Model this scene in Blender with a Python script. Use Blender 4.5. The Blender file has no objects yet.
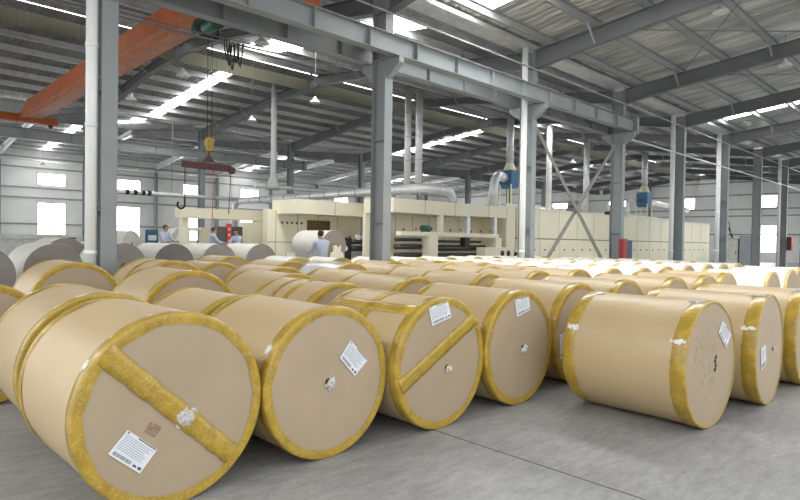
import bpy, bmesh, math, random
from mathutils import Vector, Matrix
random.seed(7)
PI = math.pi
COL = bpy.context.scene.collection
SC = bpy.context.scene

# ------------------------------------------------------------------ materials
def srgb(r, g, b):
    f = lambda c: (c/255/12.92) if c/255 <= .04045 else ((c/255+.055)/1.055)**2.4
    return (f(r), f(g), f(b), 1)

def mat(name, col, rough=.6, metal=0, var=.12, scale=4, bump=0, bscale=40, detail=4, stretch=None, bdist=.01, rnd=0, spec=.5, emit=None, coat=0):
    m = bpy.data.materials.new(name); m.use_nodes = True
    nt = m.node_tree; N = nt.nodes; L = nt.links
    b = N['Principled BSDF']
    tc = N.new('ShaderNodeTexCoord'); mp = N.new('ShaderNodeMapping')
    L.new(tc.outputs['Object'], mp.inputs['Vector'])
    if stretch: mp.inputs['Scale'].default_value = stretch
    nz = N.new('ShaderNodeTexNoise'); nz.inputs['Scale'].default_value = scale; nz.inputs['Detail'].default_value = detail
    L.new(mp.outputs['Vector'], nz.inputs['Vector'])
    mr = N.new('ShaderNodeMapRange'); mr.inputs['From Min'].default_value = .3; mr.inputs['From Max'].default_value = .7
    mr.inputs['To Min'].default_value = 1-var; mr.inputs['To Max'].default_value = 1+var
    L.new(nz.outputs['Fac'], mr.inputs['Value'])
    val = mr.outputs['Result']
    if rnd:
        oi = N.new('ShaderNodeObjectInfo'); r2 = N.new('ShaderNodeMapRange')
        r2.inputs['To Min'].default_value = 1-rnd; r2.inputs['To Max'].default_value = 1+rnd
        L.new(oi.outputs['Random'], r2.inputs['Value'])
        mu = N.new('ShaderNodeMath'); mu.operation = 'MULTIPLY'
        L.new(val, mu.inputs[0]); L.new(r2.outputs['Result'], mu.inputs[1]); val = mu.outputs[0]
    vm = N.new('ShaderNodeVectorMath'); vm.operation = 'SCALE'; vm.inputs[0].default_value = col[:3]
    L.new(val, vm.inputs['Scale']); L.new(vm.outputs['Vector'], b.inputs['Base Color'])
    b.inputs['Roughness'].default_value = rough; b.inputs['Metallic'].default_value = metal
    b.inputs['Specular IOR Level'].default_value = spec
    if coat: b.inputs['Coat Weight'].default_value = coat; b.inputs['Coat Roughness'].default_value = .15
    if bump:
        n2 = N.new('ShaderNodeTexNoise'); n2.inputs['Scale'].default_value = bscale; n2.inputs['Detail'].default_value = 3
        L.new(mp.outputs['Vector'], n2.inputs['Vector'])
        bp = N.new('ShaderNodeBump'); bp.inputs['Strength'].default_value = bump; bp.inputs['Distance'].default_value = bdist
        L.new(n2.outputs['Fac'], bp.inputs['Height']); L.new(bp.outputs['Normal'], b.inputs['Normal'])
    if emit:
        b.inputs['Emission Color'].default_value = (1, 1, 1, 1); b.inputs['Emission Strength'].default_value = emit
    return m

def wave_bump(m, scale, strength, dist=.03, direction='X', distortion=0):
    nt = m.node_tree; N = nt.nodes; L = nt.links; b = N['Principled BSDF']
    tc = N.new('ShaderNodeTexCoord'); w = N.new('ShaderNodeTexWave'); w.bands_direction = direction
    w.inputs['Scale'].default_value = scale; w.inputs['Distortion'].default_value = distortion; w.inputs['Detail'].default_value = 1
    L.new(tc.outputs['Object'], w.inputs['Vector'])
    bp = N.new('ShaderNodeBump'); bp.inputs['Strength'].default_value = strength; bp.inputs['Distance'].default_value = dist
    L.new(w.outputs['Fac'], bp.inputs['Height'])
    if b.inputs['Normal'].is_linked:
        L.new(b.inputs['Normal'].links[0].from_socket, bp.inputs['Normal'])
    L.new(bp.outputs['Normal'], b.inputs['Normal'])
    return m

def mottle(m, scale, amt, stretch=(1, 1, 1)):
    """a second, finer wear pattern over the base colour"""
    nt = m.node_tree; N = nt.nodes; L = nt.links; b = N['Principled BSDF']; src = b.inputs['Base Color'].links[0].from_socket
    tc = N.new('ShaderNodeTexCoord'); mp = N.new('ShaderNodeMapping'); mp.inputs['Scale'].default_value = stretch; mp.inputs['Rotation'].default_value = (0, 0, .5)
    nz = N.new('ShaderNodeTexNoise'); nz.inputs['Scale'].default_value = scale; nz.inputs['Detail'].default_value = 6; nz.inputs['Roughness'].default_value = .7
    r = N.new('ShaderNodeMapRange'); r.inputs['From Min'].default_value = .3; r.inputs['From Max'].default_value = .7; r.inputs['To Min'].default_value = 1-amt; r.inputs['To Max'].default_value = 1+amt
    vm = N.new('ShaderNodeVectorMath'); vm.operation = 'SCALE'
    L.new(tc.outputs['Object'], mp.inputs['Vector']); L.new(mp.outputs['Vector'], nz.inputs['Vector']); L.new(nz.outputs['Fac'], r.inputs['Value'])
    L.new(src, vm.inputs[0]); L.new(r.outputs['Result'], vm.inputs['Scale']); L.new(vm.outputs['Vector'], b.inputs['Base Color'])
    return m
def strands(m, col, scale):
    """thin pale strands and creases, as in layered packing tape"""
    nt = m.node_tree; N = nt.nodes; L = nt.links; b = N['Principled BSDF']
    tc = N.new('ShaderNodeTexCoord'); src = b.inputs['Base Color'].links[0].from_socket; fac = None
    for k, sc_ in enumerate((scale, scale*2.3)):
        nz = N.new('ShaderNodeTexNoise'); nz.inputs['Scale'].default_value = sc_; nz.inputs['Detail'].default_value = 2; nz.inputs['Distortion'].default_value = .35
        L.new(tc.outputs['Object'], nz.inputs['Vector'])
        a = N.new('ShaderNodeMath'); a.operation = 'SUBTRACT'; a.inputs[1].default_value = .5; L.new(nz.outputs['Fac'], a.inputs[0])
        c = N.new('ShaderNodeMath'); c.operation = 'ABSOLUTE'; L.new(a.outputs[0], c.inputs[0])
        r = N.new('ShaderNodeMapRange'); r.inputs['From Min'].default_value = 0; r.inputs['From Max'].default_value = .02; r.inputs['To Min'].default_value = .42; r.inputs['To Max'].default_value = 0
        L.new(c.outputs[0], r.inputs['Value'])
        if fac is None: fac = r.outputs['Result']
        else:
            q = N.new('ShaderNodeMath'); q.operation = 'MAXIMUM'; L.new(fac, q.inputs[0]); L.new(r.outputs['Result'], q.inputs[1]); fac = q.outputs[0]
    mx_ = N.new('ShaderNodeMix'); mx_.data_type = 'RGBA'; mx_.inputs['B'].default_value = (*col, 1)
    L.new(fac, mx_.inputs['Factor']); L.new(src, mx_.inputs['A']); L.new(mx_.outputs['Result'], b.inputs['Base Color'])
    return m

M = {}
M['kraft'] = mat('kraft_wrap', (.555, .42, .24), .42, var=.05, scale=3, bump=.12, bscale=7, stretch=(1, .5, 1), rnd=.05)
M['kraft_face'] = mat('kraft_face', (.43, .33, .222), .6, var=.06, scale=2.2, bump=.08, bscale=9, rnd=.06)
M['glare_white_wrap'] = mat('glare_white_wrap', (.86, .83, .76), .4, var=.03, scale=2, bump=.12, bscale=7, rnd=.04)  # overexposed whiteness of the far rolls, put into the wrapper colour
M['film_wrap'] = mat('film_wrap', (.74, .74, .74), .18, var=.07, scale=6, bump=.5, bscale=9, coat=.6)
M['tape'] = strands(mat('yellow_tape', (.43, .275, .028), .34, var=.22, scale=9, bump=.5, bscale=18, coat=.3, detail=7), (.66, .52, .2), 13)
M['tape_glare'] = strands(mat('glare_yellow_tape', (.62, .47, .15), .36, var=.16, scale=7, bump=.4, bscale=16, coat=.25), (.8, .72, .45), 7)  # rim tape of the far rolls, lightened to carry the same glare
M['label'] = mat('label_paper', (.80, .82, .86), .5, var=.03, scale=20)
M['ink'] = mat('label_ink', (.08, .09, .13), .6, var=.1, scale=20)
M['stamp'] = mat('stamp_ink', (.33, .22, .145), .7, var=.25, scale=60)
M['plug'] = mat('crumpled_film', (.56, .55, .51), .25, var=.2, scale=40, bump=.6, bscale=60, coat=.4)
M['core'] = mat('core_dark', (.05, .04, .03), .8)
M['scuff'] = mat('scuffed_grey', (.34, .28, .23), .7, var=.3, scale=25, detail=8)
M['grey_end'] = mat('grey_paper_end', (.27, .24, .21), .8, var=.12, scale=3)
M['white_paper'] = mat('white_paper', (.66, .64, .58), .7, var=.05, scale=3)
M['steel'] = mat('grey_paint_steel', (.265, .29, .295), .5, var=.07, scale=1.5)
M['steel_dark'] = mat('dark_paint_steel', (.14, .15, .155), .55, var=.08, scale=1.5)
M['galv'] = mat('galvanised', (.58, .59, .58), .42, metal=.3, var=.15, scale=5)
M['duct'] = mat('duct_silver', (.74, .75, .76), .36, metal=.35, var=.08, scale=5)
M['white_pipe'] = mat('white_pipe', (.86, .88, .86), .4, var=.03)
M['orange'] = mat('crane_orange', (.46, .115, .03), .5, var=.16, scale=2.2)
M['orange_lip'] = mat('crane_orange_worn', (.40, .15, .075), .55, var=.2, scale=4)
M['yellow'] = mat('hook_yellow', (.42, .27, .04), .5, var=.4, scale=20)
M['rust'] = mat('rust_red', (.095, .033, .027), .6, var=.3, scale=10)
M['red'] = mat('bright_red', (.55, .05, .035), .5, var=.1)
M['fire_red'] = mat('fire_red', (.33, .028, .022), .5, var=.1)
M['cabinet_brown'] = mat('cabinet_brown', (.085, .07, .07), .5, var=.15)
M['dark_end'] = mat('dark_paper_end', (.17, .155, .14), .8, var=.12, scale=3)
M['brace'] = mat('brace_brown_grey', (.25, .235, .215), .55)
M['cab_edge'] = mat('cabinet_edge', (.30, .31, .31), .5)
M['green'] = mat('motor_green', (.015, .10, .06), .4)
M['blue'] = mat('fan_blue', (.045, .15, .28), .45, var=.1)
M['navy'] = mat('navy', (.03, .05, .12), .5)
M['black'] = mat('black_rubber', (.02, .02, .022), .55)
M['darkroll'] = mat('dark_roller', (.07, .07, .07), .35, metal=.4)
M['cream'] = mat('cream_panel', (.86, .81, .62), .5, var=.04, scale=.6)
M['cream_lo'] = mat('cream_panel_seam', (.30, .27, .19), .7)
M['brown'] = mat('brown_glass', (.13, .085, .03), .25)
M['cab_white'] = mat('cabinet_white', (.70, .71, .66), .5)
M['cab_grey'] = mat('cabinet_grey', (.44, .48, .54), .5)
M['wall'] = mat('wall_sheet', (.85, .87, .84), .6, var=.05, scale=.5)
wave_bump(M['wall'], 3.2, .5, .02, 'X')
M['wall_y'] = mat('wall_sheet_end', (.86, .88, .85), .6, var=.05, scale=.5)
wave_bump(M['wall_y'], 3.2, .5, .02, 'Y')
M['purlin_grey'] = mat('purlin_grey', (.27, .275, .27), .5, var=.1, scale=3)
M['girt'] = mat('wall_girt', (.34, .35, .33), .6)
M['fascia'] = mat('fascia_sheet', (.15, .145, .095), .6, var=.08, scale=1)
wave_bump(M['fascia'], 4, .7, .03, 'X')
M['roof'] = mat('roof_sheet', (.20, .205, .20), .45, metal=.25, var=.28, scale=1.1, detail=5, bump=.35, bscale=3, stretch=(1, .35, 1))
wave_bump(M['roof'], 1.6, .6, .05, 'X', 1.2)
M['foil'] = mat('roof_foil', (.62, .62, .57), .33, metal=.5, var=.42, scale=.8, detail=6, bump=1.0, bscale=2.2, stretch=(3.2, .45, 1), bdist=.14)
wave_bump(M['foil'], 1.1, .35, .06, 'X', 5)
M['floor'] = mat('concrete', (.30, .30, .298), .46, var=.2, scale=.8, detail=11, bump=.12, bscale=30, spec=.35)
mottle(M['floor'], 4.5, .20, (1, 3.2, 1)); mottle(M['floor'], 26, .12)
M['joint'] = mat('floor_joint', (.10, .10, .10), .8)
M['shade'] = mat('lamp_shade_enamel', (.62, .62, .56), .4)
M['skin'] = mat('skin', (.45, .27, .18), .5)
M['hair'] = mat('black_hair', (.012, .011, .011), .4)
M['shirt'] = mat('blue_grey_shirt', (.42, .47, .56), .8, var=.06, scale=8)
M['trousers'] = mat('dark_trousers', (.05, .055, .07), .8)
def emitter(name, col, s):
    m = bpy.data.materials.new(name); m.use_nodes = True
    b = m.node_tree.nodes['Principled BSDF']
    b.inputs['Base Color'].default_value = (.8, .8, .8, 1); b.inputs['Roughness'].default_value = .3
    b.inputs['Emission Color'].default_value = (*col, 1); b.inputs['Emission Strength'].default_value = s
    return m
M['skylight'] = emitter('skylight_panel', (1, 1, 1), 16)
M['ridge_light'] = emitter('ridge_panel', (1, 1, 1), 5)
M['pane'] = emitter('window_daylight', (1, 1, 1), 9)

# ------------------------------------------------------------------ mesh builder
class MB:
    def __init__(s): s.bm = bmesh.new(); s.smooth = False
    def box(s, x0, x1, y0, y1, z0, z1):
        v = [s.bm.verts.new(p) for p in ((x0,y0,z0),(x1,y0,z0),(x1,y1,z0),(x0,y1,z0),(x0,y0,z1),(x1,y0,z1),(x1,y1,z1),(x0,y1,z1))]
        for f in ((3,2,1,0),(4,5,6,7),(0,1,5,4),(1,2,6,5),(2,3,7,6),(3,0,4,7)): s.bm.faces.new([v[i] for i in f])
        return s
    def prism(s, poly, vec):
        """extrude a closed 3-D polygon by vec"""
        vec = Vector(vec); a = [s.bm.verts.new(p) for p in poly]; b = [s.bm.verts.new(Vector(p)+vec) for p in poly]
        s.bm.faces.new(a[::-1]); s.bm.faces.new(b); n = len(a)
        for i in range(n): s.bm.faces.new((a[i], a[(i+1)%n], b[(i+1)%n], b[i]))
        return s
    def tube(s, pts, r, seg=12, cap=True):
        """round bar through the points; r is one radius or one per point"""
        pts = [Vector(p) for p in pts]; n = len(pts)
        rr = r if isinstance(r, (list, tuple)) else [r]*n
        rings = []; u = None
        for i, p in enumerate(pts):
            t = (pts[min(i+1, n-1)]-pts[max(i-1, 0)]).normalized()
            if u is None: u = t.orthogonal().normalized()
            u = (u - t*u.dot(t)).normalized(); w = t.cross(u)
            rings.append([s.bm.verts.new(p+(u*math.cos(2*PI*k/seg)+w*math.sin(2*PI*k/seg))*rr[i]) for k in range(seg)])
        for a, b in zip(rings, rings[1:]):
            for k in range(seg):
                f = s.bm.faces.new((a[k], a[(k+1)%seg], b[(k+1)%seg], b[k])); f.smooth = True
        if cap: s.bm.faces.new(rings[0][::-1]); s.bm.faces.new(rings[-1])
        return s
    def beam(s, p0, p1, w, h):
        """rectangular bar between two points, h measured upward"""
        p0, p1 = Vector(p0), Vector(p1); t = (p1-p0).normalized()
        up = Vector((0,0,1)) if abs(t.z) < .95 else Vector((0,1,0))
        a = t.cross(up).normalized()*w/2; b = a.cross(t).normalized()*h/2
        s.prism([p0+a+b, p0+a-b, p0-a-b, p0-a+b], p1-p0); return s
    def lathe_y(s, prof, seg=72, jit=None, cz=0.0, cx=0.0):
        """turn (radius, y) pairs round the y axis at height cz; jit(i,k) changes the radius"""
        rings = []
        for i, (r, y) in enumerate(prof):
            ring = []
            for k in range(seg):
                a = 2*PI*k/seg; q = r + (jit(i, k, r) if jit else 0)
                ring.append(s.bm.verts.new((cx+q*math.cos(a), y, cz+q*math.sin(a))))
            rings.append(ring)
        for a, b in zip(rings, rings[1:]):
            for k in range(seg):
                f = s.bm.faces.new((a[k], b[k], b[(k+1)%seg], a[(k+1)%seg])); f.smooth = True
        return rings
    def lathe_z(s, prof, c=(0,0,0), seg=20):
        rings = [[s.bm.verts.new((c[0]+r*math.cos(2*PI*k/seg), c[1]+r*math.sin(2*PI*k/seg), c[2]+z)) for k in range(seg)] for r, z in prof]
        for a, b in zip(rings, rings[1:]):
            for k in range(seg):
                f = s.bm.faces.new((a[k], a[(k+1)%seg], b[(k+1)%seg], b[k])); f.smooth = True
        return s
    def ball(s, c, r, sub=2, sc=(1,1,1), noise=0):
        res = bmesh.ops.create_icosphere(s.bm, subdivisions=sub, radius=1)
        for v in res['verts']:
            k = r*(1+random.uniform(-noise, noise)); v.co = Vector((v.co.x*sc[0]*k+c[0], v.co.y*sc[1]*k+c[1], v.co.z*sc[2]*k+c[2]))
        return s
    def build(s, name, m, parent=None, bevel=0):
        bmesh.ops.recalc_face_normals(s.bm, faces=s.bm.faces[:])
        me = bpy.data.meshes.new(name); s.bm.to_mesh(me); s.bm.free()
        me.materials.append(M[m] if isinstance(m, str) else m)
        o = bpy.data.objects.new(name, me); COL.objects.link(o)
        if parent is not None: o.parent = parent
        if bevel:
            bv = o.modifiers.new('edge', 'BEVEL'); bv.width = bevel; bv.segments = 2; bv.limit_method = 'ANGLE'
        return o

def tag(o, label=None, cat=None, group=None, kind=None):
    if label: o['label'] = label
    if cat: o['category'] = cat
    if group: o['group'] = group
    if kind: o['kind'] = kind
    return o
def thing(name, label, cat, loc=(0,0,0), rz=0, group=None):
    o = bpy.data.objects.new(name, None); COL.objects.link(o); o.location = loc; o.rotation_euler.z = rz
    o.empty_display_size = .2
    return tag(o, label, cat, group)
def struct(o): o['kind'] = 'structure'; return o
def copy_tree(o, parent=None):
    c = o.copy(); COL.objects.link(c)
    if parent is not None: c.parent = parent
    for ch in list(o.children): copy_tree(ch, c)
    return c
ORD = ['first','second','third','fourth','fifth','sixth','seventh','eighth','ninth','tenth','eleventh','twelfth','thirteenth','fourteenth','fifteenth','sixteenth','seventeenth']

# ------------------------------------------------------------------ the building
X0, X1 = -9.0, 63.2
FR = [3.13+6*n for n in range(-2, 11)]            # frame lines
YC, YF, YW = 10.07, 32.0, 54.0                     # column row, far row, left wall
def slope(pts):                                    # piecewise-linear height over y
    def f(y):
        for (a, za), (b, zb) in zip(pts, pts[1:]):
            if y <= b or (b, zb) == pts[-1]: return za+(zb-za)*(y-a)/(b-a)
    return f
SL = {  # underside of the roof sheet
 'front': [(-1.2, 8.67), (10.07, 7.42)],
 'near':  [(10.07, 7.42), (21.2, 8.86)],
 'far':   [(21.45, 8.80), (32.0, 7.85)],
 'back':  [(32.0, 7.85), (43.0, 9.25)],
 'wall':  [(43.0, 9.25), (54.1, 8.30)]}
SKYW = {'front': [(-6.6, -5.5), (10.75, 12.2), (29.9, 30.6), (47.5, 48.2)], 'near': [(-6.6, -5.5), (10.9, 12.2), (29.5, 30.2), (47.5, 48.2)]}
SKYN = [(-6.6, -5.9), (11.82, 12.42), (29.5, 30.1), (47.5, 48.1)]

fl = MB().box(-14, X1+.4, -9, YW+.4, -.2, 0).build('floor', 'floor'); struct(fl)
j = MB()
for x in (-2.6, 3.42, 9.42, 15.42, 21.4): j.box(x-.006, x+.006, -8.9, 53, .0003, .0015)
for y in (-4.3, 12.0): j.box(-13.9, 60, y-.006, y+.006, .0003, .0015)
struct(j.build('floor_joint_lines', 'joint'))

def roof_piece(x0, x1, a, b, t=.05):
    return [(x0, a[0], a[1]), (x0, b[0], b[1]), (x0, b[0], b[1]+t), (x0, a[0], a[1]+t)], (x1-x0, 0, 0)
for key, (a, b) in SL.items():
    m = MB(); last = X0; SKYX = SKYW.get(key, SKYN); rm = 'foil' if key == 'front' else 'roof'
    for sx0, sx1 in SKYX:
        if sx0 > last: m.prism(*roof_piece(last, sx0, a, b))
        last = sx1
    m.prism(*roof_piece(last, X1, a, b))
    struct(m.build('ceiling', rm))
    for sx0, sx1 in SKYX:
        d = .5 if key in ('front',) else 1.0
        lo, hi = (a, b)
        f = slope([a, b]); ya, yb = a[0]+d, b[0]-d
        s = MB(); s.prism(*roof_piece(sx0, sx1, (ya, f(ya)), (yb, f(yb)), .02)); struct(s.build('ceiling_skylight', 'skylight'))
        c = MB(); c.prism(*roof_piece(sx0, sx1, a, (ya, f(ya)))); c.prism(*roof_piece(sx0, sx1, (yb, f(yb)), b)); struct(c.build('ceiling', rm))
# translucent ridge strip and the corrugated fascia hung under it
s = MB(); s.prism(*roof_piece(X0, X1, (21.2, 8.86), (21.45, 8.80), .02)); struct(s.build('ceiling_skylight', 'ridge_light'))
fa = MB()
for i in range(len(FR)-1): fa.box(FR[i]+.12, FR[i+1]-.12, 21.42, 21.45, 8.02, 8.50)
struct(fa.build('trim_1', 'fascia'))
g = MB(); g.box(X0, X1, YC-.3, YC+.3, 7.28, 7.31); g.box(X0, X1, YC-.3, YC-.28, 7.31, 7.4); g.box(X0, X1, YC+.28, YC+.3, 7.31, 7.4)
struct(g.build('trim_2', 'galv'))

# purlins
PUR = {'front': [9.3, 7.9, 6.5, 5.1, 3.7, 2.3, .9, -.5], 'near': [10.9, 12.3, 13.7, 15.1, 16.5, 17.9, 19.3, 20.7],
       'far': [22.6, 24.0, 25.4, 26.8, 28.2, 29.6, 31.0], 'back': [33.5, 35, 36.5, 38, 39.5, 41, 42.4], 'wall': [43.8, 45.3, 46.8, 48.3, 49.8, 51.3, 52.8]}
for key, ys in PUR.items():
    f = slope(SL[key])
    for y in ys:
        z = f(y)-.01; m = MB()
        m.box(X0, X1, y-.004, y+.004, z-.19, z); m.box(X0, X1, y, y+.07, z-.19, z-.182); m.box(X0, X1, y-.07, y, z-.008, z)
        m.box(X0, X1, y+.062, y+.07, z-.182, z-.16)
        struct(m.build('roof_purlin', 'purlin_grey' if key == 'front' else 'galv'))  # galvanised tone lifted past the front bay to carry light on the lips

# rafters (tapered I sections) with fly braces
def rafter(x, pts, purl, f, mname):
    """pts: (y, z of underside, z of top)"""
    root = bpy.data.objects.new('roof_rafter', None); COL.objects.link(root); root.location = (x, pts[0][0], 0); struct(root)
    y0 = pts[0][0]; m = MB()
    P = [(0, y-y0, zb) for y, zb, zt in pts] + [(0, y-y0, zt) for y, zb, zt in reversed(pts)]
    m.prism([(-.006, p[1], p[2]) for p in P], (.012, 0, 0)); m.build('web', mname, root)
    m = MB()
    for (ya, ba, ta), (yb, bb, tb) in zip(pts, pts[1:]):
        for za, zb in ((ba, bb), (ta, tb)):
            m.prism([(-.11, ya-y0, za-.008), (.11, ya-y0, za-.008), (.11, ya-y0, za+.008), (-.11, ya-y0, za+.008)], (0, yb-ya, zb-za))
    m.build('flange', mname, root)
    m = MB(); zb = slope([(p[0], p[1]) for p in pts])
    for y in purl[1::2]:
        for sx in (-1, 1): m.beam((sx*.1, y-y0, zb(y)+.02), (sx*.55, y-y0, f(y)-.15), .05, .05)
    if len(m.bm.verts): m.build('fly_brace', 'purlin_grey', root)
    return root
for x in FR[1:]:
    mn = 'steel_dark'
    f = slope(SL['front']); rafter(x, [(9.84, 6.72, 7.24), (8.0, 6.99, 7.44), (-1.0, 7.98, 8.42)], PUR['front'], f, mn)
    f = slope(SL['near']); rafter(x, [(10.30, 6.80, 7.24), (17.5, 7.92, 8.20), (20.6, 8.16, 8.60)], PUR['near'], f, mn)
    f = slope(SL['far']); rafter(x, [(20.62, 8.16, 8.58), (24, 8.05, 8.36), (31.8, 7.1, 7.65)], PUR['far'], f, mn)
    f = slope(SL['back']); rafter(x, [(32.2, 7.1, 7.65), (43.0, 8.65, 9.04)], PUR['back'], f, mn)
    f = slope(SL['wall']); rafter(x, [(43.02, 8.65, 9.04), (48, 8.32, 8.62), (53.7, 7.66, 8.12)], PUR['wall'], f, 'duct')  # whitish material stands in for window light on these rafters
# roof bracing rods
for (xa, xb, ya, yb, key) in ((15.13, 21.13, 7.9, 3.7, 'front'), (15.13, 21.13, 3.7, 7.9, 'front'), (9.13, 15.13, 8, 3.7, 'front'), (21.13, 27.13, 7.9, 3.7, 'front'), (9.13, 15.13, 22.6, 28.2, 'far')):
    f = slope(SL[key]); struct(MB().tube([(xa, ya, f(ya)-.24), (xb, yb, f(yb)-.24)], .012, 6).build('roof_brace_rod', 'steel_dark'))

# steel columns
def column(x, y, h, label, group, corbels=True):
    t = thing('steel_column', label, 'column', (x, y, 0), 0, group)
    m = MB(); m.box(-.006, .006, -.215, .215, .02, h); m.build('web', 'steel', t)
    m = MB(); m.box(-.12, .12, -.225, -.211, .02, h); m.box(-.12, .12, .211, .225, .02, h); m.build('flange', 'steel', t)
    m = MB(); m.box(-.13, .13, -.26, .26, 0, .02)
    m.build('base_plate', 'steel', t)
    m = MB()
    for z in (1.9, 3.8, 5.66, h-.5): m.box(-.12, .12, -.211, .211, z, z+.012)
    m.build('stiffener_plate', 'steel', t)
    if corbels:
        for s in (-1, 1):
            m = MB(); m.prism([(-.08, s*.225, 5.63), (-.08, s*.64, 5.63), (-.08, s*.64, 5.5), (-.08, s*.225, 5.2)], (.16, 0, 0)); m.build('corbel', 'steel', t)
    return t
near_names = {0: 'grey steel column beside the white downpipe at the left, foot behind taped roll',
 1: 'tall grey steel column standing just right of the man in the blue-grey shirt',
 2: 'light grey steel column with white downpipe, at the left foot of the X brace',
 3: 'grey steel column where the crane runway ends, at the right of the X brace',
 4: 'grey steel column with white edge pipe, first past the end of the crane runway',
 5: 'grey steel column with bright white pipe left of the two tall cabinets',
 6: 'grey steel column right of the two tall cabinets, left of the bright doorway',
 7: 'grey steel column with a red box on it, right of the bright doorway',
 8: 'grey steel column second last in the near row towards the end wall',
 9: 'grey steel column last in the near row before the end wall'}
for i, x in enumerate(FR[2:12]):
    column(x, YC, 7.24, near_names[i], 'steel columns of the near row', corbels=(i <= 3))
far_names = {1: 'far-row column mostly hidden behind the first near column', 5: 'distant far-row column directly behind the pair of vertical ducts', 6: 'distant far-row column left of the curved duct and blue fan box', 7: 'distant far-row column directly behind the left blue fan box', 8: 'distant far-row column beside the duct inside the X brace', 2: 'thin grey far-row column behind the hanging lifting beam', 3: 'grey far-row column beside the hopper duct above the cream machine',
             4: 'grey far-row column just left of the tall near column by the man', }
for i, x in enumerate(FR[2:11]):
    if i: column(x, YF, 7.64, far_names.get(i, 'grey far-row steel column, %s along from the left' % ORD[i]), 'steel columns of the far row', corbels=False)

# white downpipes
def downpipe(x, y, h, r, label):
    t = thing('downpipe', label, 'pipe', (x, y, 0), 0, 'white rain downpipes on the columns')
    MB().tube([(0,0,0), (0,0,h)], r, 20).build('pipe', 'white_pipe', t)
    m = MB()
    for z in (1.2, 3.2, 4.45, 5.9):
        m.tube([(0,0,z), (0,0,z+.07)], r+.008, 20)
    m.build('collar', 'white_pipe', t)
    m = MB()
    for z in (2.0, 4.0): m.box(.0, .12, .0, .1, z, z+.03)
    m.build('clip', 'galv', t)
downpipe(2.90, 9.97, 7.28, .088, 'fat white downpipe on the left of the first steel column')
downpipe(14.78, 9.98, 7.28, .09, 'white downpipe on the column at the left foot of the X brace')
downpipe(26.87, 10.27, 7.26, .10, 'white downpipe on the first column past the crane runway end')
downpipe(32.88, 10.25, 7.26, .11, 'bright white downpipe left of the two tall cabinets')
downpipe(44.88, 10.26, 7.26, .10, 'white downpipe on the column right of the bright doorway')

# X brace between third and fourth columns
for (a, b, dy, lab) in (((15.43, 5.1), (20.83, .1), -.04, 'grey brace bar falling from the downpipe column, left top to right foot'),
                    ((20.83, 5.1), (15.43, .1), .04, 'grey brace bar rising to the runway end column, left foot to right top')):
    t = thing('cross_brace', lab, 'brace', ((a[0]+b[0])/2, YC+dy, 0), 0, 'X brace bars between two columns')
    c = t.location.x
    m = MB(); m.beam((a[0]-c, 0, a[1]), (b[0]-c, 0, b[1]), .03, .14); m.build('bar', 'brace', t)
    m = MB(); m.box(a[0]-c-.14, a[0]-c+.14, -.008, .008, a[1]-.16, a[1]+.12); m.box(b[0]-c-.14, b[0]-c+.14, -.008, .008, b[1]-.1, b[1]+.16); m.build('gusset_plate', 'steel', t)

# pipes along the eave
def rail(name, lab, cat, y, z, r, xa, xb, mname):
    o = MB().tube([(xa, y, z), (xb, y, z)], r, 10).build(name, mname); tag(o, lab, cat); return o
rail('sprinkler_pipe', 'thin grey pipe running along the column row just under the rafters', 'pipe', 9.74, 6.66, .022, -6, 62.9, 'girt')
rail('tie_pipe', 'thin pipe along the column row below the eave, past the runway end', 'pipe', 9.74, 5.44, .028, 21.3, 62.9, 'duct')

# ------------------------------------------------------------------ walls and windows
wl = MB(); WX = [12.8+6*n for n in range(-3, 9)]
wl.box(X0, X1+.2, YW+.1, YW+.2, 0, 1.2); wl.box(X0, X1+.2, YW+.1, YW+.2, 4.16, 5.52); wl.box(X0, X1+.2, YW+.1, YW+.2, 6.55, 8.5)
xs = [X0]+[e for w in WX for e in (w-1.05, w+1.05)]+[X1+.2]
for a, b in zip(xs[::2], xs[1::2]):
    wl.box(a, b, YW+.1, YW+.2, 1.2, 4.16); wl.box(a, b, YW+.1, YW+.2, 5.52, 6.55)
struct(wl.build('wall_left', 'wall'))
gm = MB()
for z in (2.4, 4.5, 5.3, 6.9, 7.7):
    gm.box(X0, X1, YW+.02, YW+.1, z-.06, z+.06)
struct(gm.build('trim_3', 'girt'))
wn = 0
def window(axis, c, half, z0, z1, nm=1):
    """daylit glazed opening with frame, in the left wall ('x') or the end wall ('y')"""
    global wn; wn += 1
    root = bpy.data.objects.new('window_%d' % wn, None); COL.objects.link(root); struct(root)
    if axis == 'x': root.location = (c, YW+.1, z0)
    else: root.location = (X1, c, z0); root.rotation_euler.z = -PI/2
    H = z1-z0; f = MB(); w = .06
    f.box(-half, half, -.01, .07, 0, w); f.box(-half, half, -.01, .07, H-w, H); f.box(-half, -half+w, -.01, .07, 0, H); f.box(half-w, half, -.01, .07, 0, H)
    for k in range(1, nm+1): q = -half+2*half*k/(nm+1); f.box(q-.02, q+.02, 0, .06, 0, H)
    f.build('window_frame', 'girt', root)
    MB().box(-half+w, half-w, .03, .045, w, H-w).build('pane', 'pane', root)
for w in WX:
    window('x', w, 1.05, 5.52, 6.55); window('x', w, 1.05, 1.2, 4.16)
for i, x in enumerate(FR[1:]):
    m = MB(); m.box(x-.09, x+.09, 53.68, 54.02, 0, 7.7); struct(m.build('wall_post', 'steel'))
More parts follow.
